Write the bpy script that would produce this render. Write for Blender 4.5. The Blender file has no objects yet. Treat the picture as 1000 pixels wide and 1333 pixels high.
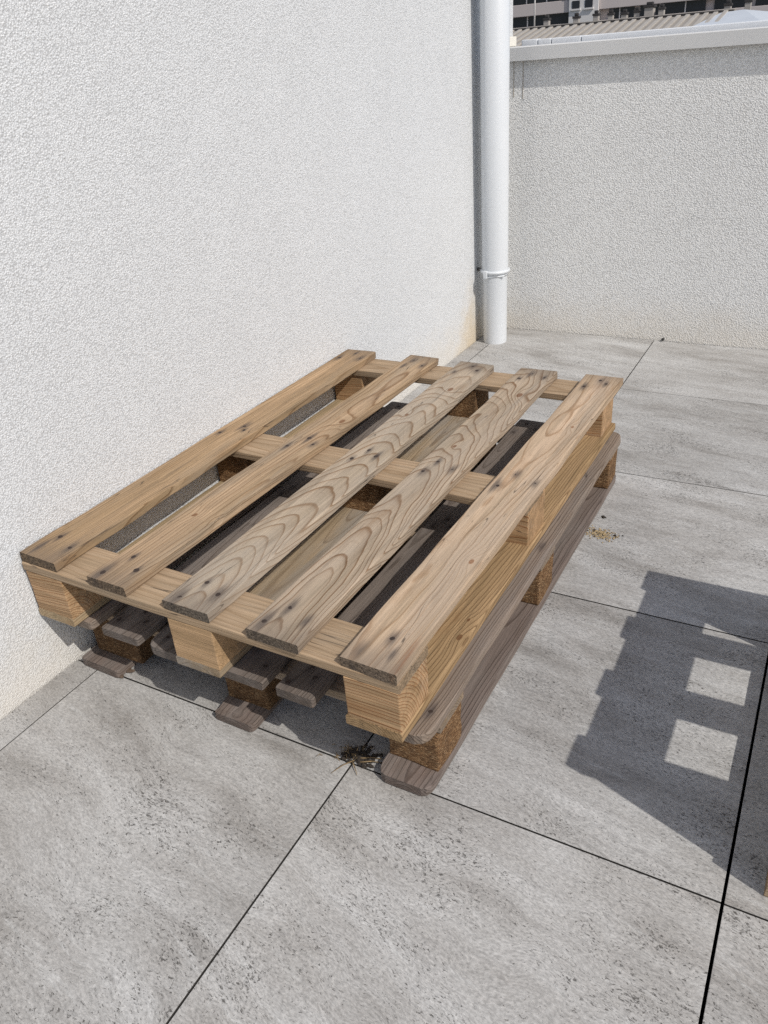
import bpy, bmesh, math, random
from mathutils import Vector, Matrix, noise as mnoise

# ------------------------------------------------------------------ camera, sky, sun, exposure
sc = bpy.context.scene
col = sc.collection
cam_d = bpy.data.cameras.new("camera")
cam_d.sensor_fit = 'HORIZONTAL'; cam_d.sensor_width = 36.0; cam_d.lens = 37.05
cam_d.clip_start = 0.02; cam_d.clip_end = 2000
cam = bpy.data.objects.new("camera", cam_d); col.objects.link(cam)
cam.location = (1.2323, -1.0535, 1.0402)
cam.rotation_euler = (1.0455, 0.0713, 0.4957)
sc.camera = cam

SUN = Vector((0.92, -0.33, 1.0)).normalized()
world = bpy.data.worlds.new("World"); sc.world = world; world.use_nodes = True
wn = world.node_tree.nodes; wl = world.node_tree.links
bgn = wn.get("Background") or wn.new("ShaderNodeBackground")
sky = wn.new("ShaderNodeTexSky"); sky.sky_type = 'NISHITA'; sky.sun_disc = False
sky.sun_elevation = math.asin(SUN.z); sky.sun_rotation = math.atan2(SUN.x, SUN.y)
sky.altitude = 100; sky.dust_density = 2.0; sky.ozone_density = 1.0
wl.new(sky.outputs[0], bgn.inputs[0]); bgn.inputs[1].default_value = 0.115
sd = bpy.data.lights.new("sun", 'SUN'); sd.energy = 3.7; sd.angle = math.radians(0.6); sd.color = (1.0, 0.955, 0.89)
so = bpy.data.objects.new("sun", sd); col.objects.link(so)
so.rotation_euler = SUN.to_track_quat('Z', 'Y').to_euler(); so.location = (4, -2, 6)
vs = sc.view_settings
vs.view_transform = 'Standard'; vs.look = 'None'; vs.gamma = 1.0; vs.exposure = -0.20; vs.use_curve_mapping = False
sc.cycles.max_bounces = 8; sc.cycles.diffuse_bounces = 5
sc.cycles.use_denoising = False
sc.cycles.sample_clamp_indirect = 4.0

rnd = random.Random(7)

# ------------------------------------------------------------------ helpers
def link(name, me, mat=None, parent=None, loc=(0, 0, 0), rot=(0, 0, 0)):
    o = bpy.data.objects.new(name, me); col.objects.link(o)
    o.location = loc; o.rotation_euler = rot
    if mat is not None and me is not None: me.materials.append(mat)
    if parent is not None: o.parent = parent
    return o

def empty(name, loc=(0, 0, 0), rot=(0, 0, 0)):
    o = bpy.data.objects.new(name, None); col.objects.link(o)
    o.location = loc; o.rotation_euler = rot; o.empty_display_size = 0.1
    return o

def tag(o, label=None, cat=None, group=None, kind=None):
    if label: o["label"] = label
    if cat: o["category"] = cat
    if group: o["group"] = group
    if kind: o["kind"] = kind
    return o

def bm_mesh(bm, name, smooth=False):
    me = bpy.data.meshes.new(name); bm.normal_update(); bm.to_mesh(me); bm.free()
    if smooth:
        for p in me.polygons: p.use_smooth = True
    return me

def add_box(bm, lo, hi, bevel=0.0):
    vs_ = [bm.verts.new((x, y, z)) for x in (lo[0], hi[0]) for y in (lo[1], hi[1]) for z in (lo[2], hi[2])]
    fs = [(0, 1, 3, 2), (4, 6, 7, 5), (0, 4, 5, 1), (2, 3, 7, 6), (0, 2, 6, 4), (1, 5, 7, 3)]
    faces = [bm.faces.new([vs_[i] for i in f]) for f in fs]
    if bevel > 0:
        es = list({e for f in faces for e in f.edges})
        bmesh.ops.bevel(bm, geom=es, offset=bevel, segments=2, profile=0.6, affect='EDGES')
    return vs_

def box_obj(name, lo, hi, mat, parent=None, bevel=0.0):
    """box mesh whose origin sits at its base centre"""
    c = Vector(((lo[0]+hi[0])/2, (lo[1]+hi[1])/2, lo[2]))
    bm = bmesh.new()
    add_box(bm, [lo[i]-c[i] for i in range(3)], [hi[i]-c[i] for i in range(3)], bevel)
    return link(name, bm_mesh(bm, name), mat, parent, c)

def add_tube(bm, p0, p1, r0, r1=None, n=10, cap=True):
    r1 = r0 if r1 is None else r1
    p0 = Vector(p0); p1 = Vector(p1); d = (p1-p0).normalized()
    a = d.orthogonal().normalized(); b = d.cross(a)
    A = [bm.verts.new(p0+(a*math.cos(t)+b*math.sin(t))*r0) for t in [2*math.pi*i/n for i in range(n)]]
    B = [bm.verts.new(p1+(a*math.cos(t)+b*math.sin(t))*r1) for t in [2*math.pi*i/n for i in range(n)]]
    for i in range(n):
        f = bm.faces.new((A[i], A[(i+1) % n], B[(i+1) % n], B[i])); f.smooth = True
    if cap:
        bm.faces.new(A[::-1]); bm.faces.new(B)

class NT:
    """tiny node-building helper"""
    def __init__(s, name):
        s.mat = bpy.data.materials.new(name); s.mat.use_nodes = True
        s.t = s.mat.node_tree; s.n = s.t.nodes; s.l = s.t.links
        s.n.clear()
        s.out = s.n.new("ShaderNodeOutputMaterial"); s.bsdf = s.n.new("ShaderNodeBsdfPrincipled")
        s.l.new(s.bsdf.outputs[0], s.out.inputs[0])
    def put(s, sock, v):
        if isinstance(v, bpy.types.NodeSocket): s.l.new(v, sock)
        else:
            if sock.type == 'RGBA' and len(v) == 3: v = (*v, 1.0)
            sock.default_value = v
    def m(s, op, a, b=0.0, c=None, clamp=False):
        n = s.n.new("ShaderNodeMath"); n.operation = op; n.use_clamp = clamp
        s.put(n.inputs[0], a); s.put(n.inputs[1], b)
        if c is not None: s.put(n.inputs[2], c)
        return n.outputs[0]
    def vm(s, op, a, b=(0, 0, 0)):
        n = s.n.new("ShaderNodeVectorMath"); n.operation = op
        s.put(n.inputs[0], a); s.put(n.inputs[1], b)
        return n.outputs[0]
    def coord(s, which="Object"):
        return s.n.new("ShaderNodeTexCoord").outputs[which]
    def sep(s, v):
        n = s.n.new("ShaderNodeSeparateXYZ"); s.put(n.inputs[0], v); return n.outputs
    def comb(s, x, y, z):
        n = s.n.new("ShaderNodeCombineXYZ"); s.put(n.inputs[0], x); s.put(n.inputs[1], y); s.put(n.inputs[2], z); return n.outputs[0]
    def noise(s, vec, scale, detail=2.0, rough=0.5, dist=0.0):
        n = s.n.new("ShaderNodeTexNoise"); s.put(n.inputs["Vector"], vec)
        n.inputs["Scale"].default_value = scale; n.inputs["Detail"].default_value = detail
        n.inputs["Roughness"].default_value = rough; n.inputs["Distortion"].default_value = dist
        return n.outputs["Fac"]
    def voro(s, vec, scale, feature='F1', rand=1.0, out="Distance"):
        n = s.n.new("ShaderNodeTexVoronoi"); n.feature = feature; s.put(n.inputs["Vector"], vec)
        n.inputs["Scale"].default_value = scale; n.inputs["Randomness"].default_value = rand
        return n.outputs[out]
    def ramp(s, f, stops, interp='LINEAR'):
        n = s.n.new("ShaderNodeValToRGB"); n.color_ramp.interpolation = interp
        s.put(n.inputs[0], f); e = n.color_ramp.elements
        while len(e) < len(stops): e.new(0.5)
        for k, (p, c) in enumerate(stops):
            e[k].position = p
            e[k].color = (*c, 1.0) if isinstance(c, (tuple, list)) else (c, c, c, 1.0)
        return n.outputs[0]
    def step(s, f, a, b):
        n = s.n.new("ShaderNodeMapRange"); n.interpolation_type = 'SMOOTHSTEP'
        s.put(n.inputs[0], f); n.inputs[1].default_value = a; n.inputs[2].default_value = b
        return n.outputs[0]
    def mix(s, f, a, b, mode='MIX'):
        n = s.n.new("ShaderNodeMix"); n.data_type = 'RGBA'; n.blend_type = mode
        s.put(n.inputs[0], f); s.put(n.inputs[6], a); s.put(n.inputs[7], b)
        return n.outputs[2]
    def bump(s, h, strength=0.5, dist=0.002, normal=None):
        n = s.n.new("ShaderNodeBump"); n.inputs["Strength"].default_value = strength
        n.inputs["Distance"].default_value = dist; s.put(n.inputs["Height"], h)
        if normal is not None: s.l.new(normal, n.inputs["Normal"])
        return n.outputs[0]
    def done(s, colr, rough=0.7, normal=None, metallic=0.0, spec=0.3):
        s.put(s.bsdf.inputs["Base Color"], colr); s.put(s.bsdf.inputs["Roughness"], rough)
        s.put(s.bsdf.inputs["Metallic"], metallic); s.bsdf.inputs["Specular IOR Level"].default_value = spec
        if normal is not None: s.l.new(normal, s.bsdf.inputs["Normal"])
        return s.mat

# ------------------------------------------------------------------ materials
def mat_plain(name, c, rough=0.5, var=0.06, scale=6.0, spec=0.4, metallic=0.0):
    t = NT(name); p = t.coord()
    n = t.noise(p, scale, 4)
    k = t.m('MULTIPLY_ADD', n, 2*var, 1.0-var)
    return t.done(t.mix(1.0, c, t.comb(k, k, k), 'MULTIPLY'), rough, None, metallic, spec)

def mat_stucco(name, base, stain=0.0, grain=230.0, strength=0.9):
    t = NT(name); p = t.coord(); s = t.sep(p)
    gr = t.voro(p, grain, 'F1'); gc = t.sep(t.voro(p, grain, 'F1', 1.0, "Color"))[0]
    gn = t.noise(p, grain*0.45, 3.0, 0.7); gf = t.noise(p, grain*1.9, 2.0, 0.6)
    # round sand grains of uneven size, some standing proud of the float marks
    g = t.m('ADD', t.m('MULTIPLY', t.m('SUBTRACT', 0.62, gr), t.m('MULTIPLY_ADD', gc, 1.1, 0.35)), t.m('ADD', t.m('MULTIPLY', gn, 0.55), t.m('MULTIPLY', gf, 0.22)))
    big = t.noise(p, 2.2, 5, 0.6); mid = t.noise(t.vm('MULTIPLY', p, (1.0, 1.0, 2.0)), 11.0, 4, 0.6)
    k = t.m('ADD', t.m('MULTIPLY_ADD', big, 0.14, 0.89), t.m('MULTIPLY', mid, 0.10))
    c = t.mix(1.0, base, t.comb(k, k, t.m('MULTIPLY', k, 0.995)), 'MULTIPLY')
    pit = t.step(g, 0.56, 0.36)                       # darker tint in the pits of the render
    c = t.mix(t.m('MULTIPLY', pit, 0.40), c, (base[0]*0.42, base[1]*0.41, base[2]*0.40))
    c = t.mix(t.m('MULTIPLY', t.step(gc, 0.80, 0.97), 0.25), c, (min(0.9, base[0]*1.32), min(0.9, base[1]*1.32), min(0.9, base[2]*1.31)))
    # splashed dirt along the foot of the wall, ragged edge
    ed = t.noise(p, 14.0, 5, 0.65)
    hgt = t.m('ADD', s[2], t.m('MULTIPLY', t.m('SUBTRACT', ed, 0.5), 0.22))
    c = t.mix(t.m('MULTIPLY', t.step(hgt, 0.20, -0.02), 0.38), c, (0.66, 0.585, 0.47))
    if stain:                                          # rusty water stain where the downpipe stands
        d = t.m('ABSOLUTE', t.m('SUBTRACT', s[1], 1.82))
        a = t.m('ADD', t.m('MULTIPLY', d, 1.5), t.m('MULTIPLY', t.m('ABSOLUTE', s[2]), 0.9))
        a = t.m('ADD', a, t.m('MULTIPLY', t.m('SUBTRACT', ed, 0.5), 0.30))
        c = t.mix(t.m('MULTIPLY', t.step(a, 0.34, 0.0), stain), c, (0.55, 0.43, 0.26))
    nb = t.bump(g, strength, 0.0040)
    return t.done(c, 0.92, nb, 0, 0.1)

def mat_tile(name):
    t = NT(name); p0 = t.coord()
    info = t.n.new("ShaderNodeObjectInfo")
    rv = info.outputs["Random"]
    off = t.comb(t.m('MULTIPLY', rv, 37.0), t.m('MULTIPLY', rv, 91.0), t.m('MULTIPLY', rv, 13.0))
    # bedding direction of the slate runs obliquely across each tile
    mp = t.n.new("ShaderNodeMapping"); t.put(mp.inputs["Vector"], p0)
    mp.inputs["Rotation"].default_value = (0, 0, math.radians(11))
    p = t.vm('ADD', mp.outputs[0], off)
    wv = t.noise(p, 3.5, 3, 0.55)
    p = t.vm('ADD', p, t.comb(0.0, t.m('MULTIPLY', t.m('SUBTRACT', wv, 0.5), 0.09), 0.0))
    st = t.vm('MULTIPLY', p, (1.0, 3.2, 1.0))
    cloud = t.noise(st, 3.2, 6, 0.6)
    streak = t.noise(t.vm('MULTIPLY', p, (2.0, 15.0, 1.0)), 4.0, 7, 0.68)
    fine = t.noise(t.vm('MULTIPLY', p, (1.0, 2.2, 1.0)), 160.0, 4, 0.7)
    c = t.ramp(cloud, [(0.28, (0.245, 0.232, 0.216)), (0.45, (0.365, 0.355, 0.340)), (0.60, (0.43, 0.424, 0.412)), (0.76, (0.50, 0.497, 0.488))])
    c = t.mix(t.m('MULTIPLY', t.step(streak, 0.54, 0.70), 0.55), c, (0.50, 0.50, 0.49))
    c = t.mix(t.m('MULTIPLY', t.step(streak, 0.48, 0.30), 0.42), c, (0.215, 0.205, 0.195))
    k = t.m('MULTIPLY_ADD', fine, 1.7, 0.20)
    c = t.mix(1.0, c, t.comb(k, k, k), 'MULTIPLY')
    # dark pits and flecks, crowded in patches
    fl = t.noise(t.vm('MULTIPLY', p, (1.0, 1.9, 1.0)), 165.0, 4, 0.72, 0.6)
    patch = t.noise(t.vm('MULTIPLY', p, (1.0, 2.0, 1.0)), 5.5, 3, 0.6)
    th = t.m('ADD', fl, t.m('MULTIPLY', t.m('SUBTRACT', patch, 0.5), 0.34))
    flk = t.step(th, 0.585, 0.650)
    c = t.mix(t.m('MULTIPLY', flk, 0.86), c, (0.075, 0.07, 0.065))
    # thin pale mineral vein
    vn = t.m('ABSOLUTE', t.m('SUBTRACT', t.noise(t.vm('MULTIPLY', p, (1.0, 2.0, 1.0)), 2.6, 4, 0.6), 0.5))
    c = t.mix(t.m('MULTIPLY', t.step(vn, 0.010, 0.0), 0.14), c, (0.54, 0.54, 0.53))
    tone = t.m('MULTIPLY_ADD', t.m('FRACT', t.m('MULTIPLY', rv, 17.3)), 0.15, 0.83)
    c = t.mix(1.0, c, t.comb(tone, tone, tone), 'MULTIPLY')
    h = t.m('SUBTRACT', t.m('ADD', t.m('MULTIPLY', streak, 0.9), t.m('MULTIPLY', fine, 0.35)), t.m('MULTIPLY', flk, 0.5))
    return t.done(c, t.m('MULTIPLY_ADD', fine, 0.25, 0.5), t.bump(h, 0.45, 0.0022), 0, 0.3)

def mat_wood(name, early, late, spacing=0.006, pith=(0.0, -0.05), tilt=(0.0, 0.05), warp=0.012, grey=0.3,
             grey_col=(0.36, 0.335, 0.305), stains=(), knots=(), seed=0.0, contrast=1.0, end_dark=0.45, rough=0.8,
             fibre=1.55, blotch=0.5, bumpk=1.0, dirt=0.25, checks=0.7, streaks=(), tone=0.81, hl=0.0, slow=0.5):
    """growth rings around a pith line that runs near the board: the board's faces cut them into cathedrals, its ends into arcs.
    Local Y is the grain."""
    early = [v*tone*g for v, g in zip(early, (0.98, 0.99, 1.02))]; late = [v*tone*0.88 for v in late]; grey_col = [v*tone for v in grey_col]
    t = NT(name); p = t.coord(); s = t.sep(p); X, Y, Z = s[0], s[1], s[2]
    sv = (seed*3.17 % 50, seed*7.31 % 50, seed*1.93 % 50)
    pl = t.vm('ADD', t.vm('MULTIPLY', p, (5.0, 2.4, 5.0)), sv)
    n1 = t.noise(pl, 1.0, 2.0, 0.5); n2 = t.noise(t.vm('ADD', pl, (11.3, 4.1, 7.7)), 1.0, 2.0, 0.5)
    n3 = t.noise(t.vm('ADD', t.vm('MULTIPLY', p, (26.0, 9.0, 26.0)), sv), 1.0, 2.0, 0.5)
    x = t.m('ADD', t.m('SUBTRACT', t.m('SUBTRACT', X, pith[0]), t.m('MULTIPLY', Y, tilt[0])), t.m('MULTIPLY', t.m('SUBTRACT', n1, 0.5), warp*2))
    z = t.m('ADD', t.m('SUBTRACT', t.m('SUBTRACT', Z, pith[1]), t.m('MULTIPLY', Y, tilt[1])), t.m('MULTIPLY', t.m('SUBTRACT', n2, 0.5), warp*2))
    r = t.m('SQRT', t.m('ADD', t.m('MULTIPLY', x, x), t.m('MULTIPLY', z, z)))
    r = t.m('ADD', r, t.m('MULTIPLY', t.m('SUBTRACT', n3, 0.5), warp*0.30))
    kmask = None
    for (kx, ky, ks) in knots:
        dx = t.m('SUBTRACT', X, kx); dy = t.m('MULTIPLY', t.m('SUBTRACT', Y, ky), 0.55)
        d2 = t.m('ADD', t.m('MULTIPLY', dx, dx), t.m('MULTIPLY', dy, dy))
        g = t.m('EXPONENT', t.m('DIVIDE', d2, -(ks*2.2)**2))
        r = t.m('ADD', r, t.m('MULTIPLY', g, ks*0.95))
        mk = t.step(t.m('SQRT', d2), ks*0.62, ks*0.40)
        kmask = mk if kmask is None else t.m('MAXIMUM', kmask, mk)
    r = t.m('ADD', r, t.m('MULTIPLY', t.m('SUBTRACT', t.noise(t.comb(t.m('MULTIPLY', r, 1.0/(spacing*3.1)), seed, 0.0), 1.0, 2), 0.5), spacing*2.6))
    ring = t.m('FRACT', t.m('DIVIDE', r, spacing))
    prof = t.ramp(ring, [(0.0, 0.0), (0.40, 0.04), (0.47, 0.22), (0.54, 0.06), (0.76, 0.30), (0.89, 1.0), (0.955, 0.85), (1.0, 0.05)])
    vary = t.noise(t.m('MULTIPLY', r, 1.0) if False else t.comb(t.m('MULTIPLY', r, 1.0/(spacing*1.6)), 0.0, seed), 1.0, 1)
    lw = t.m('MULTIPLY', prof, t.m('MULTIPLY_ADD', vary, 1.3, 0.25), clamp=True)
    lw = t.m('MULTIPLY', lw, contrast, clamp=True)
    # fibres and pores, drawn out along the grain
    fb = t.noise(t.vm('ADD', t.vm('MULTIPLY', p, (420.0, 9.0, 420.0)), sv), 1.0, 4, 0.6)
    fb2 = t.noise(t.vm('ADD', t.vm('MULTIPLY', p, (95.0, 3.5, 95.0)), sv), 1.0, 4, 0.6)
    c = t.mix(lw, early, late)
    k = t.m('ADD', t.m('MULTIPLY', t.m('SUBTRACT', fb, 0.5), 0.55*fibre), t.m('MULTIPLY_ADD', t.m('SUBTRACT', fb2, 0.5), 0.55*fibre, 1.0))
    c = t.mix(1.0, c, t.comb(k, k, k), 'MULTIPLY')
    sd_ = t.noise(t.vm('ADD', t.vm('MULTIPLY', p, (30.0, 1.6, 30.0)), (sv[1], sv[0], sv[2])), 1.0, 5, 0.65)
    k2 = t.m('MULTIPLY_ADD', t.m('SUBTRACT', sd_, 0.5), slow*1.5, 1.0)
    c = t.mix(1.0, c, t.comb(k2, k2, t.m('MULTIPLY_ADD', t.m('SUBTRACT', sd_, 0.5), slow*1.7, 1.0)), 'MULTIPLY')
    # weathering: silver grey bleaching in long patches
    gp = t.noise(t.vm('ADD', t.vm('MULTIPLY', p, (16.0, 2.2, 16.0)), sv), 1.0, 4, 0.6)
    gm = t.m('MULTIPLY', t.step(gp, 0.62-0.42*grey, 0.80-0.30*grey), min(1.0, 0.30+grey*0.6))
    c = t.mix(t.m('MULTIPLY', gm, t.m('SUBTRACT', 1.0, t.m('MULTIPLY', lw, 0.6))), c, grey_col)
    # brown blotches
    bl = t.noise(t.vm('ADD', t.vm('MULTIPLY', p, (22.0, 5.0, 22.0)), (sv[1], sv[2], sv[0])), 1.0, 4, 0.6)
    bf = t.m('MULTIPLY', t.step(bl, 0.56, 0.76), blotch)
    c = t.mix(bf, c, t.mix(0.5, late, (early[0]*0.75, early[1]*0.6, early[2]*0.45)))
    # scuffs and dirt specks
    dp = t.noise(t.vm('ADD', t.vm('MULTIPLY', p, (120.0, 40.0, 120.0)), sv), 1.0, 3, 0.65)
    c = t.mix(t.m('MULTIPLY', t.step(dp, 0.66, 0.76), dirt), c, (0.06, 0.048, 0.04))
    # drying checks: hairline cracks along the grain
    ck = t.m('ABSOLUTE', t.m('SUBTRACT', t.noise(t.vm('ADD', t.vm('MULTIPLY', p, (34.0, 1.7, 34.0)), (sv[2], sv[0], sv[1])), 1.0, 2, 0.5), 0.5))
    ckm = t.m('MULTIPLY', t.step(ck, 0.0065, 0.0025), t.step(gp, 0.50, 0.56))
    c = t.mix(t.m('MULTIPLY', ckm, checks), c, (0.05, 0.038, 0.03))
    for (sx, sy0, sy1, sw_, sc_) in streaks:
        d = t.m('ADD', t.m('ABSOLUTE', t.m('SUBTRACT', X, sx)), t.m('MULTIPLY', t.m('SUBTRACT', fb2, 0.5), sw_*1.2))
        mk = t.m('MULTIPLY', t.step(d, sw_, sw_*0.4), t.m('MULTIPLY', t.step(Y, sy0, sy0+0.03), t.step(Y, sy1, sy1-0.05)))
        c = t.mix(t.m('MULTIPLY', t.m('MULTIPLY', mk, 0.75), t.step(fb, 0.35, 0.6)), c, sc_)
    if kmask is not None:
        c = t.mix(t.m('MULTIPLY', kmask, 0.75), c, (late[0]*0.85, late[1]*0.62, late[2]*0.5))
    # iron-tannin stains bleeding along the grain from each nail
    sm = None
    for (sx, sy, ss) in stains:
        dx = t.m('SUBTRACT', X, sx); dy = t.m('MULTIPLY', t.m('SUBTRACT', Y, sy), 0.36)
        d = t.m('SQRT', t.m('ADD', t.m('MULTIPLY', dx, dx), t.m('MULTIPLY', dy, dy)))
        mk = t.m('DIVIDE', d, ss)
        sm = mk if sm is None else t.m('MINIMUM', sm, mk)
    if sm is not None:
        sm = t.m('ADD', sm, t.m('MULTIPLY', t.m('SUBTRACT', fb2, 0.5), 1.6))
        c = t.mix(t.m('MULTIPLY', t.step(sm, 1.25, 0.0), 0.80), c, (0.075, 0.062, 0.058))
    if hl:                                             # weather stain creeping in from the exposed ends and along the arrises
        ey = t.m('ADD', t.m('ABSOLUTE', Y), t.m('MULTIPLY', t.m('SUBTRACT', sd_, 0.5), 0.22))
        c = t.mix(t.m('MULTIPLY', t.step(ey, hl-0.10, hl+0.02), 0.55), c, (0.13, 0.105, 0.085))
        dk = t.noise(t.vm('ADD', t.vm('MULTIPLY', p, (38.0, 3.2, 38.0)), (sv[2], sv[2], sv[1])), 1.0, 5, 0.68)
        c = t.mix(t.m('MULTIPLY', t.step(dk, 0.52, 0.72), 0.42), c, (0.15, 0.115, 0.085))
    # end grain drinks water and goes darker
    nrm = t.sep(t.coord("Normal"))
    en = t.step(t.m('ABSOLUTE', nrm[1]), 0.7, 0.9)
    en2 = t.noise(t.vm('MULTIPLY', p, (300.0, 300.0, 300.0)), 1.0, 3, 0.7)
    ed = t.mix(1.0, c, t.ramp(en2, [(0.3, (1-end_dark*1.3,)*3), (0.65, (1.0-end_dark*0.25,)*3)]), 'MULTIPLY')
    c = t.mix(en, c, ed)
    h = t.m('ADD', t.m('MULTIPLY', lw, 0.7), t.m('ADD', t.m('MULTIPLY', fb, 0.55), t.m('MULTIPLY', fb2, 0.8)))
    return t.done(c, rough, t.bump(h, min(1.0, 0.5*bumpk), 0.0016), 0, 0.2)

def mat_chip(name, dark=1.0, seed=0.0):
    """pressed wood-chip block"""
    t = NT(name); p = t.vm('ADD', t.coord(), (seed, seed*2, seed*3))
    w = t.noise(p, 60.0, 2)
    q = t.vm('ADD', p, t.comb(t.m('MULTIPLY', w, 0.02), t.m('MULTIPLY', w, -0.015), t.m('MULTIPLY', w, 0.012)))
    q1 = t.vm('MULTIPLY', q, (1.0, 1.0, 2.1))
    v = t.voro(q1, 210.0, 'F1', 1.0, "Color"); e = t.voro(q1, 210.0, 'F1')
    f = t.sep(v)[0]
    c = t.ramp(f, [(0.0, (0.15*dark, 0.082*dark, 0.042*dark)), (0.4, (0.23*dark, 0.130*dark, 0.065*dark)),
                   (0.75, (0.31*dark, 0.185*dark, 0.095*dark)), (1.0, (0.40*dark, 0.27*dark, 0.155*dark))])
    big = t.noise(p, 22.0, 4, 0.65)
    c = t.mix(t.m('MULTIPLY', t.step(big, 0.46, 0.72), 0.5), c, (0.085*dark, 0.055*dark, 0.036*dark))
    fine = t.noise(p, 500.0, 3, 0.7)
    k = t.m('MULTIPLY_ADD', fine, 1.0, 0.5)
    c = t.mix(1.0, c, t.comb(k, k, k), 'MULTIPLY')
    h = t.m('ADD', t.m('MULTIPLY', f, 0.8), t.m('SUBTRACT', t.m('MULTIPLY', fine, 0.6), t.m('MULTIPLY', e, 0.8)))
    return t.done(c, 0.9, t.bump(h, 0.9, 0.004), 0, 0.1)

M_house = mat_stucco("white_render", (0.690, 0.706, 0.724), stain=0.6, grain=310, strength=0.46)
M_para = mat_stucco("grey_render", (0.82, 0.82, 0.81), grain=230, strength=0.52)
M_tile = mat_tile("slate_tile")
M_edge = mat_plain("grimy_tile_edge", (0.045, 0.042, 0.038), 0.95, 0.3, 60)
M_sub = mat_plain("dark_subfloor", (0.03, 0.03, 0.03), 0.95)
M_pvc = mat_plain("white_pvc", (0.64, 0.665, 0.69), 0.34, 0.03, 3.0, 0.5)
M_steel = mat_plain("bolt_steel", (0.16, 0.15, 0.14), 0.5, 0.2, 40, 0.5, 0.6)
M_coping = mat_plain("coated_coping", (0.60, 0.60, 0.595), 0.5, 0.04, 5.0)
M_upstand = mat_plain("zinc_upstand", (0.74, 0.76, 0.79), 0.45, 0.08, 8.0)
M_seal = mat_plain("dark_sealant", (0.40, 0.36, 0.30), 0.8, 0.3, 30)
M_hole = mat_plain("weep_hole_dark", (0.02, 0.02, 0.02), 0.9)
M_strip = mat_plain("corner_profile", (0.60, 0.60, 0.58), 0.6)
M_cream = mat_plain("cream_plaster", (0.70, 0.67, 0.60), 0.8)
M_nail = mat_plain("rusty_nail", (0.055, 0.040, 0.034), 0.75, 0.3, 300, 0.3, 0.3)

# ------------------------------------------------------------------ terrace floor
PARA_Y = 2.06
floor_bm = bmesh.new()
add_box(floor_bm, (0.0, -3.6, -0.12), (4.6, PARA_Y, -0.075))
floor = tag(link("terrace_floor", bm_mesh(floor_bm, "terrace_floor"), M_sub), kind="structure")
xs = [0.067, 0.667, 1.2585, 1.8585, 2.4585, 3.0585, 3.6585, 4.2585]
ys = [-2.678, -2.078, -1.478, -0.878, -0.278, 0.322, 0.924, 1.528]
xj = {0.067: 0.0018, 0.667: 0.0028, 1.2585: 0.0042}
def make_tile(x0, x1, y0, y1, dz=0.0):
    lx, ly = x1-x0, y1-y0
    key = (round(lx, 3), round(ly, 3))
    me = tile_cache.get(key)
    if me is None:
        bm = bmesh.new(); add_box(bm, (-lx/2, -ly/2, -0.02), (lx/2, ly/2, 0.0), 0.0008)
        me = bm_mesh(bm, "tile"); me.materials.append(M_tile); me.materials.append(M_edge); tile_cache[key] = me
        for p_ in me.polygons:
            if abs(p_.normal.z) < 0.6: p_.material_index = 1
    o = bpy.data.objects.new("tile", me); col.objects.link(o)
    o.location = ((x0+x1)/2, (y0+y1)/2, dz); o.parent = floor
    o.rotation_euler = (rnd.uniform(-1, 1)*0.0006, rnd.uniform(-1, 1)*0.0006, rnd.choice((0, math.pi)) if abs(lx-ly) < .01 or True else 0)
    return o
tile_cache = {}
xe = [0.003] + xs + [4.6]; ye = [-3.5] + ys + [PARA_Y-0.002]
for i in range(len(xe)-1):
    for j in range(len(ye)-1):
        ja = xj.get(xe[i], 0.0028)/2 if i else 0; jb = xj.get(xe[i+1], 0.0028)/2
        make_tile(xe[i]+ja, xe[i+1]-jb, ye[j]+0.0014, ye[j+1]-0.0014, rnd.uniform(-0.0006, 0.0004))

# far ground: the street level below the roof terrace
gbm = bmesh.new()
for v in ((-600, -600, -4.0), (600, -600, -4.0), (600, 900, -4.0), (-600, 900, -4.0)): gbm.verts.new(v)
gbm.faces.new(gbm.verts[:])
M_ground = mat_plain("street_ground", (0.12, 0.118, 0.11), 0.9, 0.2, 0.05)
tag(link("ground", bm_mesh(gbm, "ground"), M_ground), kind="structure")

# ------------------------------------------------------------------ walls
def grid_wall(name, lo, hi, mat):
    bm = bmesh.new(); add_box(bm, lo, hi, 0.004)
    return link(name, bm_mesh(bm, name), mat)
hw = grid_wall("house_wall", (-0.30, -5.0, -0.12), (0.0, 2.262, 3.4), M_house)
tag(hw, "tall white roughcast house wall the pallets are pushed against", "wall")
pw = empty("parapet_wall", (2.3, 2.17, -0.12))
tag(pw, "low grey roughcast parapet wall topped with a metal coping", "wall")
def child(o, par):
    o.parent = par; o.matrix_parent_inverse = Matrix.Translation(-par.location); return o
child(grid_wall("wall_body", (0.001, PARA_Y, -0.115), (4.6, 2.30, 0.992), M_para), pw)
# coping: folded sheet, drip fascia on the terrace side
bm = bmesh.new()
prof = [(2.031, 0.984), (2.031, 1.0255), (2.036, 1.0285), (2.33, 1.0285), (2.335, 0.985), (2.325, 0.985), (2.325, 1.0), (2.042, 1.0), (2.042, 0.984)]
xsn = [0.002, 1.45, 2.95, 4.6]
def extrude_prof(bm, prof, x0, x1):
    A = [bm.verts.new((x0, y, z)) for y, z in prof]; B = [bm.verts.new((x1, y, z)) for y, z in prof]
    n = len(prof)
    for i in range(n): bm.faces.new((A[i], B[i], B[(i+1) % n], A[(i+1) % n]))
    bm.faces.new(A); bm.faces.new(B[::-1])
extrude_prof(bm, prof, 0.002, 4.6); bmesh.ops.recalc_face_normals(bm, faces=bm.faces[:])
cp = child(link("coping", bm_mesh(bm, "coping"), M_coping), pw)
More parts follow.
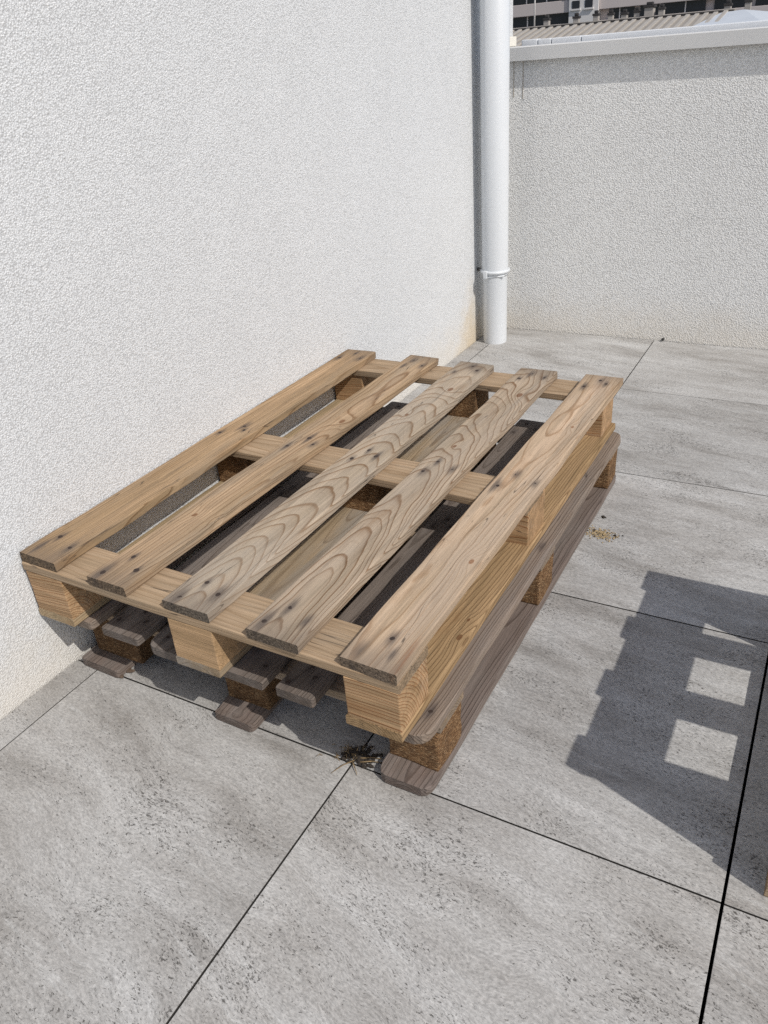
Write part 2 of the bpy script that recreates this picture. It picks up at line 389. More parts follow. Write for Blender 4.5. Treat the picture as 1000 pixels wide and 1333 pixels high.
# upstand flashing behind the coping, in lapped lengths
ux = [0.0, 0.066, 0.12, 0.236, 0.95, 1.7, 2.5, 3.4, 4.6]
for i in range(len(ux)-1):
    zt = 1.0475 + rnd.uniform(-0.0012, 0.0012)
    child(box_obj("upstand", (ux[i]+0.0015, 2.352, 0.98), (ux[i+1]-0.0015, 2.40, zt), M_upstand, None, 0.003), pw)
child(box_obj("stop_end", (0.0015, 2.05, 1.0295), (0.016, 2.258, 1.062), M_cream, None, 0.003), pw)
# corner profile: two thin grooves next to the house wall
for gx, z0_ in ((0.0795, 0.868), (0.1150, 0.862)):
    child(box_obj("sealant_line", (gx-0.0010, PARA_Y-0.0016, z0_), (gx+0.0010, PARA_Y+0.01, 0.984), M_seal), pw)

# ------------------------------------------------------------------ downpipe
PX, PY = 0.075, 1.884
dp = tag(empty("downpipe", (PX, PY, 0.0)), "white plastic downpipe with a clamp standing in the wall corner", "downpipe")
def pipe_mesh(profile, n=48):
    bm = bmesh.new(); rings = []
    for r, z in profile:
        rings.append([bm.verts.new((r*math.cos(2*math.pi*i/n), r*math.sin(2*math.pi*i/n), z)) for i in range(n)])
    for a, b in zip(rings, rings[1:]):
        for i in range(n):
            f = bm.faces.new((a[i], a[(i+1) % n], b[(i+1) % n], b[i])); f.smooth = True
    return bm
bm = pipe_mesh([(0.0460, -0.01), (0.0466, 0.02), (0.0475, 0.262), (0.0490, 0.268)])
link("lower_pipe", bm_mesh(bm, "lower_pipe"), M_pvc, dp)
bm = pipe_mesh([(0.046, 0.266), (0.0500, 0.266), (0.0508, 0.272), (0.0506, 0.30), (0.0502, 3.3), (0.045, 3.3)])
link("upper_pipe", bm_mesh(bm, "upper_pipe"), M_pvc, dp)
# clamp: a round ring, a lug with screw on the front and a stub to the wall
bm = bmesh.new(); n, mseg = 56, 8
rv = []
for i in range(n):
    a = 2*math.pi*i/n; ring = []
    for j in range(mseg):
        b = 2*math.pi*j/mseg
        rr = 0.0535+0.0045*math.cos(b)
        ring.append(bm.verts.new((rr*math.cos(a), rr*math.sin(a), 0.283+0.0065*math.sin(b))))
    rv.append(ring)
for i in range(n):
    for j in range(mseg):
        f = bm.faces.new((rv[i][j], rv[(i+1) % n][j], rv[(i+1) % n][(j+1) % mseg], rv[i][(j+1) % mseg])); f.smooth = True
cl = link("clamp", bm_mesh(bm, "clamp"), M_pvc, dp)
bm = bmesh.new()
add_tube(bm, (-0.055, 0.0, 0.283), (-0.078, 0.004, 0.283), 0.007)
link("wall_stub", bm_mesh(bm, "wall_stub"), M_steel, cl)
bm = bmesh.new()
ca = math.radians(-108); cx_, cy_ = 0.058*math.cos(ca), 0.058*math.sin(ca)
add_box(bm, (cx_-0.008, cy_-0.006, 0.262), (cx_+0.008, cy_+0.006, 0.292), 0.003)
link("lug", bm_mesh(bm, "lug"), M_pvc, cl)
bm = bmesh.new()
add_tube(bm, (cx_+0.002, cy_-0.002, 0.266), (0.050, -0.030, 0.2705), 0.003)
link("tie_strap", bm_mesh(bm, "tie_strap"), M_pvc, cl)

# ------------------------------------------------------------------ pallets
def plank_mesh(name, L, W, T, seed, nseg=28, wane=0.0008, round_ends=0.0, gouges=(), bow=0.0, edge=0.0022, split=0.0, cut_tilt=0.0):
    """plank lying along local Y, top face at z=0; edges worn, ends sawn a little out of square"""
    R = random.Random(seed); bm = bmesh.new()
    def prof(wd, e):
        h = wd/2
        pts = []
        for (cx, cz, a0) in ((h-e, -e, 0), (-h+e, -e, 90), (-h+e, -T+e, 180), (h-e, -T+e, 270)):
            for k in (0, 45, 90):
                a = math.radians(a0+k); pts.append((cx+e*math.cos(a), cz+e*math.sin(a)))
        return pts
    rows = []
    stations = [i/nseg for i in range(nseg+1)]
    stations = sorted(set(stations + [0.004, 0.012, 0.988, 0.996]))
    if round_ends: stations = sorted(set(stations + [round_ends/L*f for f in (0.15, 0.35, 0.6, 1.0)] + [1-round_ends/L*f for f in (0.15, 0.35, 0.6, 1.0)]))
    for s_ in stations:
        y = (s_-0.5)*L; wd = W
        dend = min(s_, 1-s_)*L
        if round_ends and dend < round_ends:
            f = 1-dend/round_ends
            wd = W - 2*round_ends*0.62*(1-math.sqrt(max(0, 1-f*f)))*1.0
        row = []
        for k, (x, z) in enumerate(prof(wd, edge)):
            nv = mnoise.noise_vector(Vector((x*30+seed*5.3, y*7, z*40+seed)))
            big = mnoise.noise(Vector((seed*2.1, y*2.2, x*6)))
            x2 = x + nv.x*wane*1.6; z2 = z + nv.z*wane + big*0.0012 + bow*((2*s_-1)**2)
            for (gy, side, dpt, ln) in gouges:
                g = math.exp(-((y-gy)/ln)**2)
                if side*x > W*0.30 and z > -T*0.7:
                    x2 -= side*dpt*g*(0.6+0.8*abs(mnoise.noise(Vector((y*160, z*200, seed))))); z2 -= dpt*0.7*g*(1 if z > -edge*1.5 else 0)
            yy = y
            if dend < 1e-6:
                yy += mnoise.noise(Vector((x*60, z*70, seed*9+s_*5)))*0.0016 + cut_tilt*x*(1 if s_ > .5 else -1)
            elif dend < 0.016: yy += cut_tilt*x*(1 if s_ > .5 else -1)*0.6
            row.append(bm.verts.new((x2, yy, z2)))
        rows.append(row)
    n = len(rows[0])
    for a, b in zip(rows, rows[1:]):
        for i in range(n):
            bm.faces.new((a[i], b[i], b[(i+1) % n], a[(i+1) % n]))
    bm.faces.new(rows[0]); bm.faces.new(rows[-1][::-1])
    bmesh.ops.recalc_face_normals(bm, faces=bm.faces[:])
    return bm_mesh(bm, name)

def block_mesh(name, sx, sy, sz, seed, rough=0.0008, bev=0.002):
    bm = bmesh.new(); add_box(bm, (-sx/2, -sy/2, 0), (sx/2, sy/2, sz), bev)
    bmesh.ops.subdivide_edges(bm, edges=bm.edges[:], cuts=3, use_grid_fill=True)
    for v in bm.verts:
        nv = mnoise.noise_vector(v.co*45+Vector((seed*3.3, seed, seed*1.7)))
        v.co += nv*rough
    return bm_mesh(bm, name)

nail_bm = bmesh.new()
add_tube(nail_bm, (0, 0, -0.006), (0, 0, 0.0006), 0.0042, 0.0040, 10)
nail_me = bm_mesh(nail_bm, "nail"); nail_me.materials.append(M_nail)
def nails(board, pts):
    for (x, y) in pts:
        o = bpy.data.objects.new("nail", nail_me); col.objects.link(o); o.parent = board
        o.location = (x, y, rnd.uniform(-0.0007, 0.0003)); o.rotation_euler = (rnd.uniform(-.12, .12), rnd.uniform(-.12, .12), 0)
        s_ = rnd.uniform(0.85, 1.15); o.scale = (s_, s_*rnd.uniform(0.9, 1.35), 1)

def place_y(par, me, name, x0, x1, y0, y1, z0, z1):
    """board running away from the terrace edge: top-face line from (x0,y0,z0) to (x1,y1,z1)"""
    yaw = -math.atan2(x1-x0, y1-y0); pit = math.atan2(z1-z0, y1-y0)
    o = link(name, me, None, par, ((x0+x1)/2-par.location.x, (y0+y1)/2-par.location.y, (z0+z1)/2-par.location.z))
    o.rotation_euler = (pit, 0, yaw)
    return o
def place_x(par, me, name, xa, xb, y, za, zb, yaw=0.0):
    o = link(name, me, None, par, ((xa+xb)/2-par.location.x, y-par.location.y, (za+zb)/2-par.location.z))
    m_ = Matrix.Rotation(math.pi/2*-1+yaw, 4, 'Z')     # local Y -> +X
    m_ = Matrix.Rotation(-math.atan2(zb-za, xb-xa), 4, 'Y') @ m_
    o.rotation_euler = m_.to_euler()
    return o

UP = empty("wooden_pallet", (0.403, 0.28, 0.148))
tag(UP, "pale five-slat wooden pallet lying on top of the darker one", "pallet", "stacked pallets")
def tw(x, y, k=1.0):
    """the light pallet is racked: its corners do not lie in one plane"""
    u = min(1, max(0, x/0.80)); v = min(1, max(0, (y+0.323)/1.203))
    return k*((1-u)*(1-v)*0.006 + u*(1-v)*-0.008 + (1-u)*v*0.0 + u*v*0.001)

def nail_sets(W, L, ends=(0.05, 0.6, 1.15), seed=0):
    R = random.Random(seed); out = []
    for k, e in enumerate(ends):
        y = -L/2+e
        out += [(-W*0.27+R.uniform(-.006, .006), y-0.026+R.uniform(-.008, .008)), (-W*0.05+R.uniform(-.012, .012), y+0.024+R.uniform(-.008, .008)),
                (W*0.27+R.uniform(-.008, .008), y-0.004+R.uniform(-.010, .010))]
    return out

YF, YB = -0.323, 0.880
boards = [  # x front, x back, width, wood
    (0.053, 0.049, 0.094, dict(early=(0.46, 0.315, 0.180), late=(0.26, 0.150, 0.072), spacing=0.0056, pith=(-0.06, -0.03), tilt=(0.03, 0.02), grey=0.30, grey_col=(0.38, 0.30, 0.215), contrast=0.8, warp=0.010, slow=0.8)),
    (0.229, 0.254, 0.090, dict(early=(0.475, 0.335, 0.205), late=(0.25, 0.140, 0.068), spacing=0.0066, pith=(0.03, -0.05), tilt=(-0.03, -0.04), grey=0.36, grey_col=(0.40, 0.33, 0.25), contrast=0.9, warp=0.013, slow=0.8, knots=((0.022, 0.13, 0.012), (-0.012, -0.36, 0.008)))),
    (0.405, 0.419, 0.099, dict(early=(0.43, 0.345, 0.25), late=(0.225, 0.130, 0.066), spacing=0.0066, pith=(0.006, -0.115), tilt=(0.012, -0.125), grey=0.55, grey_col=(0.40, 0.345, 0.28), contrast=0.88, warp=0.013, slow=0.6, tone=0.92, knots=((0.012, 0.40, 0.013), (-0.02, 0.22, 0.008)))),
    (0.580, 0.595, 0.100, dict(early=(0.42, 0.33, 0.235), late=(0.205, 0.115, 0.058), spacing=0.0050, pith=(-0.020, -0.095), tilt=(-0.022, -0.085), grey=0.50, grey_col=(0.385, 0.325, 0.26), contrast=0.92, warp=0.019, slow=0.6, tone=0.92, knots=((0.014, 0.42, 0.014), (-0.015, 0.10, 0.008)))),
    (0.747, 0.767, 0.096, dict(early=(0.535, 0.395, 0.265), late=(0.34, 0.205, 0.11), spacing=0.0046, pith=(-0.02, -0.09), tilt=(0.02, 0.01), grey=0.45, grey_col=(0.47, 0.38, 0.295), contrast=0.75, warp=0.009, slow=0.75, tone=0.90, knots=((0.030, -0.30, 0.008), (0.02, 0.28, 0.006)), streaks=((0.042, -0.62, -0.50, 0.006, (0.33, 0.145, 0.065)),))),
]
TB, CB, BB = 0.0195, 0.0180, 0.0180
for i, (xf, xb, W, wd) in enumerate(boards):
    yf = YF + (0.002, -0.002, 0.0, -0.003, 0.001)[i]; yb = YB + (0.0, 0.004, -0.002, 0.0, 0.002)[i]
    L = yb-yf; ns = nail_sets(W, L, seed=40+i)
    me = plank_mesh("top_board", L, W, TB, 11+i, nseg=44, gouges={0: ((-0.27, 1, 0.004, 0.02), (0.05, 1, 0.002, 0.05)), 1: ((-0.36, 1, 0.006, 0.022), (-0.30, 1, 0.003, 0.05))}.get(i, ()), wane=0.0017, cut_tilt=(0.02, 0.0, -0.01, 0.015, 0.02)[i])
    me.materials.append(mat_wood("pallet_top_wood", seed=3.7+i*2.9, end_dark=0.72, hl=L/2, dirt=0.4, stains=[(x, y, rnd.uniform(0.007, 0.013)) for x, y in ns], **wd))
    o = place_y(UP, me, "top_board", xf, xb, yf, yb, 0.2875+tw(xf, yf), 0.2875+tw(xb, yb))
    nails(o, ns)
cw = dict(early=(0.45, 0.325, 0.205), late=(0.30, 0.19, 0.10), spacing=0.0050, grey=0.3, grey_col=(0.35, 0.285, 0.21), contrast=0.6, blotch=0.25, dirt=0.1)
for k, (yc, wy) in enumerate(((-0.2745, 0.097), (0.265, 0.105), (0.8285, 0.102))):
    me = plank_mesh("cross_board", 0.790, wy, CB, 31+k, wane=0.0006)
    me.materials.append(mat_wood("pallet_cross_wood", seed=21.3+k*4.1, pith=(0.01*k, -0.05-0.02*k), tilt=(0.01, 0.03-0.02*k), warp=0.008, **cw))
    place_x(UP, me, "cross_board", 0.006, 0.798, yc, 0.268+tw(0, yc, .8), 0.268+tw(.8, yc, .8), (0.002, -0.004, 0.004)[k])
for r_, (yc, dy) in enumerate(((-0.2745, 0.096), (0.282, 0.100), (0.829, 0.098))):
    for c_, (xc, dx) in enumerate(((0.056, 0.095), (0.405, 0.096), (0.749, 0.093))):
        sz = 0.0845 + tw(xc, yc, .7); chip = (r_ == 1 and c_ < 2) or (r_ == 2 and c_ == 1)
        if chip:
            me = block_mesh("block", dx, dy, sz, 50+r_*3+c_, 0.0014); me.materials.append(mat_chip("pale_chip_block", 1.0 if c_ != 2 else 1.35, r_+c_*.7))
        else:
            # solid softwood: grain across the pallet, end grain on the outer side
            me = block_mesh("block", dy, dx, sz, 50+r_*3+c_, 0.0007)
            me.materials.append(mat_wood("softwood_block", (0.50, 0.33, 0.18), (0.33, 0.15, 0.06) if c_ != 1 else (0.40, 0.25, 0.125), spacing=0.0055 if c_ != 1 else 0.004,
                                pith=(0.05+0.02*c_, -0.02+0.05*r_), tilt=(0.03, 0.10 if c_ == 0 else 0.02), warp=0.008, grey=0.12, contrast=1.1 if c_ != 1 else 0.6, slow=0.9, tone=0.86, seed=71+r_*3+c_*5.3,
                                blotch=0.45 if c_ != 1 else 0.2, end_dark=0.12, dirt=0.05, rough=0.7))
        o = link("block", me, None, UP, (xc-UP.location.x, yc-UP.location.y, 0.1655-UP.location.z), (0, 0, 0 if chip else -math.pi/2))
        o.rotation_euler.z += rnd.uniform(-0.015, 0.015)
for c_, (x0, x1, W) in enumerate(((0.054, 0.056, 0.096), (0.403, 0.410, 0.097), (0.7475, 0.757, 0.099))):
    me = plank_mesh("bottom_board", 1.20, W, BB, 61+c_, wane=0.0007)
    me.materials.append(mat_wood("pallet_bottom_wood", ((0.50, 0.38, 0.23), (0.38, 0.285, 0.18), (0.44, 0.295, 0.155))[c_], ((0.29, 0.185, 0.10), (0.22, 0.15, 0.09), (0.20, 0.115, 0.055))[c_], spacing=0.0048, pith=(0.02-0.02*c_, -0.04), tilt=(0.015, 0.035), grey=(0.2, 0.6, 0.12)[c_], contrast=0.85, seed=91+c_*3.3, slow=0.75, blotch=0.75, end_dark=0.05, dirt=0.08, warp=0.010,
                        knots=((0.035, -0.36, 0.009), (0.03, -0.31, 0.005)) if c_ == 2 else ()))
    place_y(UP, me, "bottom_board", x0, x1, YF, 0.877, 0.1665, 0.1665)

# the weathered pallet underneath
LP = empty("wooden_pallet", (0.42, 0.28, 0.0))
tag(LP, "dark weathered wooden pallet with chipboard blocks lying on the tiles", "pallet", "stacked pallets")
old = dict(early=(0.165, 0.135, 0.113), late=(0.075, 0.055, 0.043), spacing=0.005, grey=0.5, grey_col=(0.22, 0.195, 0.178), contrast=0.75, blotch=0.4, dirt=0.4, bumpk=1.6, fibre=1.2, end_dark=0.2, tone=0.95)
Lz = 0.1480
for k, (xa, xb, W, rd) in enumerate(((0.073, 0.078, 0.094, 0.012), (0.191, 0.194, 0.092, 0.006), (0.302, 0.306, 0.088, 0.026), (0.474, 0.478, 0.092, 0.004), (0.584, 0.588, 0.074, 0.005), (0.774, 0.780, 0.104, 0.034))):
    me = plank_mesh("top_board", 1.165, W, 0.0185, 81+k, round_ends=rd, wane=0.0016, edge=0.0019)
    me.materials.append(mat_wood("weathered_wood", seed=131+k*2.3, pith=(0.02-0.01*k, -0.04), tilt=(0.01, 0.03), warp=0.011, stains=[(x, y, 0.009) for x, y in nail_sets(W, 1.165, (0.052, 0.582, 1.110), seed=k)], **{**old, **(dict(early=(0.26, 0.205, 0.16), late=(0.13, 0.09, 0.065)) if k in (0, 5) else {})}))
    o = place_y(LP, me, "top_board", xa, xb, -0.302, 0.863, Lz-(0.004 if k == 2 else 0.0003), Lz-(0.001))
    nails(o, nail_sets(W, 1.165, (0.052, 0.582, 1.110), seed=k))
for k, yc in enumerate((-0.205, 0.28, 0.815)):
    me = plank_mesh("cross_board", 0.80, 0.090, 0.018, 111+k, wane=0.001)
    me.materials.append(mat_wood("weathered_cross_wood", seed=161+k*2.3, pith=(0.01, -0.05), tilt=(0.01, 0.03), warp=0.010, **{**old, 'early': (0.33, 0.25, 0.17), 'late': (0.20, 0.13, 0.08)}))
    place_x(LP, me, "cross_board", 0.024, 0.824, yc, 0.1275, 0.1275)
for r_, (yc, dy) in enumerate(((-0.205, 0.090), (0.285, 0.100), (0.825, 0.094))):
    for c_, (xc, dx) in enumerate(((0.103, 0.122), (0.431, 0.096), (0.773, 0.093))):
        me = block_mesh("block", dx, dy, 0.0895, 150+r_*3+c_, 0.0022, 0.004); me.materials.append(mat_chip("chip_block", 0.95 if c_ == 2 else 0.62, 3.1*r_+c_))
        link("block", me, None, LP, (xc-LP.location.x, yc-LP.location.y, 0.0205), (0, 0, rnd.uniform(-.03, .03)))
foot_w = dict(old); foot_w.update(early=(0.185, 0.145, 0.122), late=(0.085, 0.060, 0.048))
for c_, (xa, xb, W, rd, y0) in enumerate(((0.080, 0.092, 0.104, 0.010, -0.287), (0.424, 0.432, 0.092, 0.012, -0.294), (0.771, 0.774, 0.098, 0.026, -0.292))):
    L = 0.878-y0
    me = plank_mesh("bottom_board", L, W, 0.0185, 121+c_, round_ends=rd, wane=0.0014, edge=0.002, gouges=((-L/2+0.02, -1, 0.006, 0.02),) if c_ == 1 else ())
    me.materials.append(mat_wood("weathered_foot_wood", seed=191+c_*2.3, pith=(0.01, -0.03), tilt=(0.01, 0.02), warp=0.009, **foot_w))
    place_y(LP, me, "bottom_board", xa, xb, y0, 0.878, 0.0205, 0.0205)

# small open frame pallet further along the terrace; its deck throws the notched shadow with the square lights
SP = empty("wooden_pallet", (1.71, 0.065, 0.0))
tag(SP, "raised wooden pallet frame on posts throwing the notched shadow onto the tiles", "pallet")
sx0, sx1, sy0, sy1 = 1.3070, 2.11, -0.243, 0.372
pale = dict(early=(0.50, 0.37, 0.24), late=(0.32, 0.20, 0.11), spacing=0.005, grey=0.35, grey_col=(0.42, 0.35, 0.27), contrast=0.7)
for k, y in enumerate((-0.207, -0.024, 0.153, 0.331)):
    me = plank_mesh("top_board", sx1-sx0, 0.075, 0.016, 211+k)
    me.materials.append(mat_wood("frame_deck_wood", seed=231+k*3.3, pith=(0.01, -0.04), tilt=(0.01, 0.04), **pale))
    place_x(SP, me, "top_board", sx0+0.004, sx1, y, 0.346, 0.346)
for k, x in enumerate((1.366, 1.711, 2.05)):
    me = plank_mesh("cross_board", sy1-sy0, 0.118, 0.018, 221+k)
    me.materials.append(mat_wood("frame_cross_wood", seed=261+k*3.3, pith=(0.01, -0.04), tilt=(0.01, 0.04), **pale))
    place_y(SP, me, "cross_board", x, x, sy0, sy1, 0.330, 0.330)
    me = plank_mesh("base_board", sy1-sy0, 0.118, 0.060, 241+k)
    me.materials.append(mat_wood("frame_base_wood", seed=281+k*3.3, pith=(0.01, -0.04), tilt=(0.01, 0.04), **pale))
    place_y(SP, me, "base_board", x, x, sy0, sy1, 0.080, 0.080)
    for y, dy in ((-0.2025, 0.078), (0.320, 0.100)):
        me = block_mesh("post", 0.078, dy, 0.235, 300+k); me.materials.append(mat_wood("frame_post_wood", seed=301+k+y, pith=(0.03, -0.02), **pale))
        link("post", me, None, SP, (x-SP.location.x, y-SP.location.y, 0.0785))
for y in (-0.2025, 0.065, 0.3315):
    me = plank_mesh("foot_board", sx1-sx0, 0.08, 0.0205, 271)
    me.materials.append(mat_wood("frame_foot_wood", seed=311+y*7, pith=(0.01, -0.04), tilt=(0.01, 0.04), **pale))
    place_x(SP, me, "foot_board", sx0, sx1, y, 0.0205, 0.0205)

# ------------------------------------------------------------------ debris
M_straw = mat_plain("dry_straw", (0.24, 0.17, 0.09), 0.9, 0.35, 120)
M_soil = mat_plain("dark_soil", (0.035, 0.028, 0.022), 0.95, 0.4, 200)
tuft = tag(empty("dry_weed", (0.668, -0.268, 0.0)), "withered brown weed growing from the tile joint before the pallets", "weed")
bm = bmesh.new(); R = random.Random(5)
for i in range(60):
    a = R.uniform(0, 2*math.pi); rr = abs(R.gauss(0, 0.016)); p = Vector((rr*math.cos(a)*1.5-0.012, rr*math.sin(a)*0.8+0.006, 0.001))
    d = Vector((R.uniform(-1, 1), R.uniform(-1, 1), R.uniform(0.05, 0.9))).normalized(); ln = R.uniform(0.006, 0.018)
    q = p+d*ln*0.55; e = q+Vector((d.x, d.y, d.z-0.9)).normalized()*ln*0.5; e.z = max(e.z, 0.0015)
    add_tube(bm, p, q, 0.0007, 0.0006, 4, False); add_tube(bm, q, e, 0.0006, 0.0002, 4, False)
for (ax, ay, bx, by) in ((0.0, -0.005, -0.022, -0.045), (0.01, -0.005, 0.05, 0.012), (-0.002, -0.008, 0.02, -0.03), (0.0, 0.0, 0.055, 0.022)):
    add_tube(bm, (ax, ay, 0.003), ((ax+bx)/2, (ay+by)/2, 0.006), 0.0012, 0.001, 5); add_tube(bm, ((ax+bx)/2, (ay+by)/2, 0.006), (bx, by, 0.002), 0.001, 0.0004, 5)
tag(link("stems", bm_mesh(bm, "stems"), M_straw, tuft), kind="stuff")
def crumbs(bm, n, sx, sy, smin, smax, seed, zf=0.6, mound=0.0):
    R = random.Random(seed)
    for i in range(n):
        x, y = R.gauss(0, sx), R.gauss(0, sy); s_ = R.uniform(smin, smax)
        z = mound*math.exp(-(x/sx)**2-(y/sy)**2)*R.random()
        mtx = Matrix.Translation((x, y, s_*0.3+z)) @ Matrix.Rotation(R.uniform(0, 6.28), 4, 'Z') @ Matrix.Rotation(R.uniform(-.5, .5), 4, 'X') @ Matrix.Diagonal((s_*R.uniform(.6, 1.8), s_*R.uniform(.5, 1), s_*zf, 1))
        bmesh.ops.create_icosphere(bm, subdivisions=1, radius=0.6, matrix=mtx)
bm = bmesh.new(); crumbs(bm, 70, 0.014, 0.010, 0.004, 0.010, 8)
tag(link("soil", bm_mesh(bm, "soil"), M_soil, tuft, (0.006, 0.010, 0)), kind="stuff")
M_saw = mat_plain("sawdust", (0.36, 0.275, 0.16), 0.95, 0.3, 150)
sw = tag(empty("sawdust_heap", (0.856, 0.592, 0.0)), "small heap of pale sawdust crumbs beside the lower pallet", "sawdust")
bm = bmesh.new(); crumbs(bm, 260, 0.016, 0.012, 0.002, 0.0048, 3, 0.5, 0.003)
tag(link("dust", bm_mesh(bm, "dust"), M_saw, sw), kind="stuff")
bm = bmesh.new(); crumbs(bm, 14, 0.024, 0.013, 0.003, 0.0065, 12, 0.5)
tag(link("bark_crumb", bm_mesh(bm, "bark_crumb"), M_soil, sw), kind="stuff")
def crumb_obj(x, y, seed, label, mat, n=5, s=0.006):
    bm = bmesh.new(); crumbs(bm, n, s*0.6, s*0.6, s*0.6, s, seed)
    tag(link("bark_crumb", bm_mesh(bm, "bark_crumb"), mat, None, (x, y, 0)), label, "debris")
crumb_obj(0.838, 0.675, 4, "dark crumb of bark lying beyond the sawdust heap", M_soil)
crumb_obj(0.128, -0.268, 6, "brown wood splinter lying beside the foot near the house wall", mat_plain("splinter", (0.10, 0.07, 0.05), 0.9), 4, 0.012)
bm = bmesh.new(); add_tube(bm, (0.0, 0.0, 0.008), (0.0, 0.012, 0.008), 0.0045, 0.0045, 10)
tag(link("weep_hole", bm_mesh(bm, "weep_hole"), M_hole, None, (0.70, PARA_Y-0.011, 0.0)), "tiny dark weep hole at the foot of the parapet", "hole")

# ------------------------------------------------------------------ beyond the parapet: ribbed roof
M_roof = mat_plain("aged_fibre_roof", (0.30, 0.275, 0.245), 0.85, 0.25, 1.2)
M_rib = mat_plain("roof_rib", (0.40, 0.37, 0.33), 0.8, 0.15, 2.0)
M_hip = mat_plain("hip_flashing", (0.60, 0.63, 0.66), 0.4, 0.08, 2.0)
M_bwall = mat_plain("far_white_wall", (0.72, 0.70, 0.68), 0.9, 0.06, 0.4)
M_pink = mat_plain("far_pink_band", (0.60, 0.535, 0.51), 0.9, 0.08, 0.3)
M_glass = mat_plain("far_window", (0.025, 0.03, 0.04), 0.15, 0.3, 0.5, 0.5)
M_dark = mat_plain("far_dark", (0.045, 0.042, 0.042), 0.8, 0.3, 1.0)
rb = tag(empty("ribbed_roof_building", (-4.0, 25.0, -4.0)), "low building with a grey ribbed roof behind the parapet", "building")
sl = math.tan(math.radians(10)); YR, ZR, YE = 25.0, 1.385, 15.5
X0, X1 = -16.0, -2.3
bm = bmesh.new()
A = [(X0, YE, ZR-(YR-YE)*sl), (X1+1.6, YE, ZR-(YR-YE)*sl), (X1, YR, ZR), (X0, YR, ZR), (X0, YR+9, ZR-9*sl), (X1+1.6, YR+9, ZR-9*sl)]
vv = [bm.verts.new(a) for a in A]; vb = [bm.verts.new((a[0], a[1], a[2]-0.08)) for a in A]
bm.faces.new((vv[0], vv[1], vv[2], vv[3])); bm.faces.new((vv[3], vv[2], vv[5], vv[4]))
bm.faces.new((vb[3], vb[2], vb[1], vb[0])); bm.faces.new((vb[4], vb[5], vb[2], vb[3]))
for a, b in ((0, 1), (1, 2), (2, 5), (5, 4), (4, 3), (3, 0)): bm.faces.new((vv[b], vv[a], vb[a], vb[b]))
roof = child(link("roof", bm_mesh(bm, "roof"), M_roof), rb)
child(box_obj("wall", (X0+0.3, YE+0.4, -4.0), (X1+0.2, YR+8.4, ZR-(YR-YE)*sl-0.05), M_bwall), rb)
rib_len = (YR-YE)/math.cos(math.radians(10))
bm = bmesh.new(); add_box(bm, (-0.055, -rib_len/2, -0.01), (0.055, rib_len/2, 0.035), 0.012); rib_me = bm_mesh(bm, "rib"); rib_me.materials.append(M_rib)
x = X0+0.1
while x < X1-0.05:
    o = bpy.data.objects.new("rib", rib_me); col.objects.link(o); o.parent = roof
    o.location = Vector((x, (YR+YE)/2, ZR-(YR-YE)*sl/2)) ; o.rotation_euler = (math.radians(10), 0, 0)
    x += 0.235
bm = bmesh.new(); add_box(bm, (X0, YR-0.16, ZR-0.01), (X1, YR+0.16, ZR+0.03), 0.02)
link("ridge_cap", bm_mesh(bm, "ridge_cap"), M_roof, roof)
bm = bmesh.new(); add_box(bm, (X0, YR-0.24, ZR-0.10), (X1-0.3, YR-0.17, ZR+0.012))  # dark strip added for the shade in the gaps under the ridge cap
link("ridge_gap_shade", bm_mesh(bm, "ridge_gap_shade"), M_dark, roof)
# glazed hip at the right end of the ridge
bm = bmesh.new()
h = [(X1-0.30, YR-0.3, ZR-0.04), (X1+0.25, YR-0.2, ZR-0.015), (X1+1.3, YR-3.2, ZR-0.50), (X1-1.0, YR-3.2, ZR-0.50), (X1+2.3, YR+1.0, ZR-0.34)]
hv = [bm.verts.new(v) for v in h]; hb = [bm.verts.new((v[0], v[1], v[2]-0.06)) for v in h]
bm.faces.new((hv[0], hv[3], hv[2], hv[1])); bm.faces.new((hv[1], hv[2], hv[4])); bm.faces.new((hb[1], hb[2], hb[3], hb[0])); bm.faces.new((hb[4], hb[2], hb[1]))
for a, b in ((0, 3), (3, 2), (2, 4), (4, 1), (1, 0)): bm.faces.new((hv[a], hb[a], hb[b], hv[b]))
bmesh.ops.recalc_face_normals(bm, faces=bm.faces[:])
link("hip_flashing", bm_mesh(bm, "hip_flashing"), M_hip, roof)
# chimney pots standing behind the ridge
M_pot = mat_plain("chimney_post", (0.40, 0.37, 0.34), 0.9, 0.15, 4)
def chimney(x, h, w, label):
    c0 = tag(empty("chimney", (x, YR+1.6, ZR-1.6*sl-0.05)), label, "chimney", "chimneys behind the ribbed roof")
    bm = bmesh.new(); add_box(bm, (-w/2, -w/2, 0), (w/2, w/2, h), 0.01); link("shaft", bm_mesh(bm, "shaft"), M_pot, c0)
    bm = bmesh.new(); add_box(bm, (-w*0.62, -w*0.62, h), (w*0.62, w*0.62, h+0.06), 0.01); add_box(bm, (-w*0.35, -w*0.35, h+0.06), (w*0.35, w*0.35, h+0.14), 0.02)
    link("cap", bm_mesh(bm, "cap"), M_dark, c0)
LABC = "square chimney post with a dark cap behind the ribbed roof ridge"
for x, h, w in ((-7.95, 0.52, 0.17), (-7.02, 0.50, 0.17), (-6.42, 0.52, 0.16), (-5.98, 0.50, 0.15), (-5.58, 0.48, 0.17), (-5.22, 0.50, 0.15), (-4.86, 0.60, 0.26), (-4.52, 0.52, 0.16), (-2.72, 0.46, 0.18), (-2.2, 0.5, 0.16)):
    chimney(x, h, w, LABC if w < 0.2 else "thickest square chimney with a dark cap among the thin ones")
po = tag(empty("vent_pole", (-8.35, YR+1.6, ZR-1.6*sl-0.05)), "thin white pole rising behind the ribbed roof", "pole")
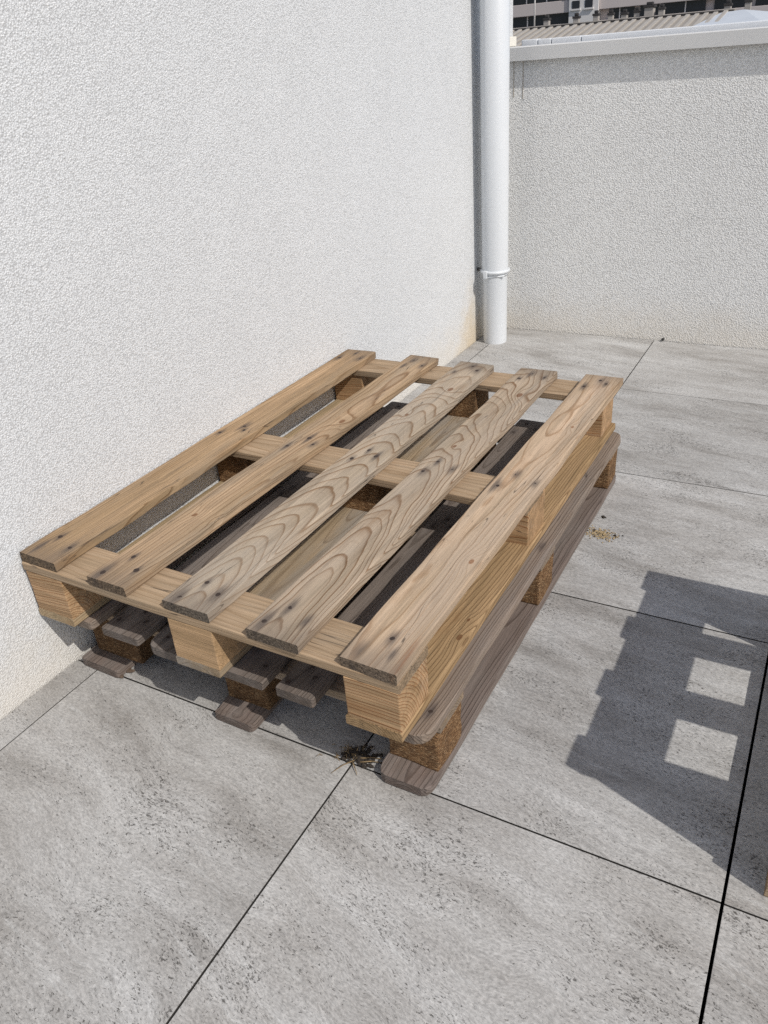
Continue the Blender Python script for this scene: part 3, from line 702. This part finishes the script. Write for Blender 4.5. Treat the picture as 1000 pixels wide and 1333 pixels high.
bm = bmesh.new(); add_tube(bm, (0, 0, 0), (0, 0, 2.6), 0.025, 0.022, 8); link("shaft", bm_mesh(bm, "shaft"), M_bwall, po)
bm = bmesh.new(); add_tube(bm, (0, 0, 2.6), (0, 0, 2.66), 0.04, 0.03, 8); link("finial", bm_mesh(bm, "finial"), M_bwall, po)

# ------------------------------------------------------------------ far apartment block
AY = 130.0; K = (AY+1.05)/41.05
def fx(x40): return 1.2323+(x40-1.2323)*K
def fz(z40): return 1.0402+(z40-1.0402)*K
ab = tag(empty("apartment_block", (fx(-8), AY+6, -4.0)), "long pink and white apartment block with dark window bands in the distance", "building")
pitch = fz(2.54)-fz(1.65)
child(box_obj("wall", (fx(-26), AY+0.6, -4.0), (fx(12), AY+14, fz(6.6)), M_pink), ab)
win_me = {}
def window(xa, xb, za, zb, mull):
    f = child(box_obj("window", (xa, AY+0.35, za), (xb, AY+0.62, zb), M_glass), ab)
    for q in mull:
        bm = bmesh.new(); add_box(bm, (-0.07, -0.14, 0.0), (0.07, 0.02, zb-za)); mo = link("mullion", bm_mesh(bm, "mullion"), M_bwall, f, (q-(xa+xb)/2, -0.135, 0.0))
R = random.Random(3)
for lev in range(-1, 5):
    z0 = fz(1.64)+lev*pitch; z1 = fz(2.06)+lev*pitch; z2 = z0+pitch
    child(box_obj("parapet_band", (fx(-26), AY-0.5, z1), (fx(-11.32), AY+0.5, z2), M_pink, None, 0.05), ab)
    child(box_obj("parapet_band", (fx(-9.98), AY-0.5, z1), (fx(12), AY+0.5, z2), M_pink, None, 0.05), ab)
    for (a, b) in ((-26, -19), (-18.8, -14.6), (-14.45, -11.4), (-9.6, -8.5), (-8.25, -5.55), (-5.2, -3.9), (-3.6, -1.0), (-0.6, 4), (4.3, 11)):
        nm = max(1, int((b-a)/1.1)); ms = [fx(a+(b-a)*(k+1)/(nm+1)+R.uniform(-.1, .1)) for k in range(nm)]
        window(fx(a), fx(b), z0, z1, ms)
    wb = child(box_obj("stair_wall", (fx(-11.31), AY-0.8, z0), (fx(-9.99), AY+0.55, z2-0.01), M_bwall), ab)
    for q in (-11.0, -10.42):
        w_ = child(box_obj("window", (fx(q)-0.55, AY-0.86, z1+0.35), (fx(q)+0.55, AY-0.7, z2-0.2), M_glass), ab)
        bm = bmesh.new(); add_box(bm, (-0.7, -0.25, -0.22), (0.7, 0.05, -0.02)); link("sill", bm_mesh(bm, "sill"), M_bwall, w_)
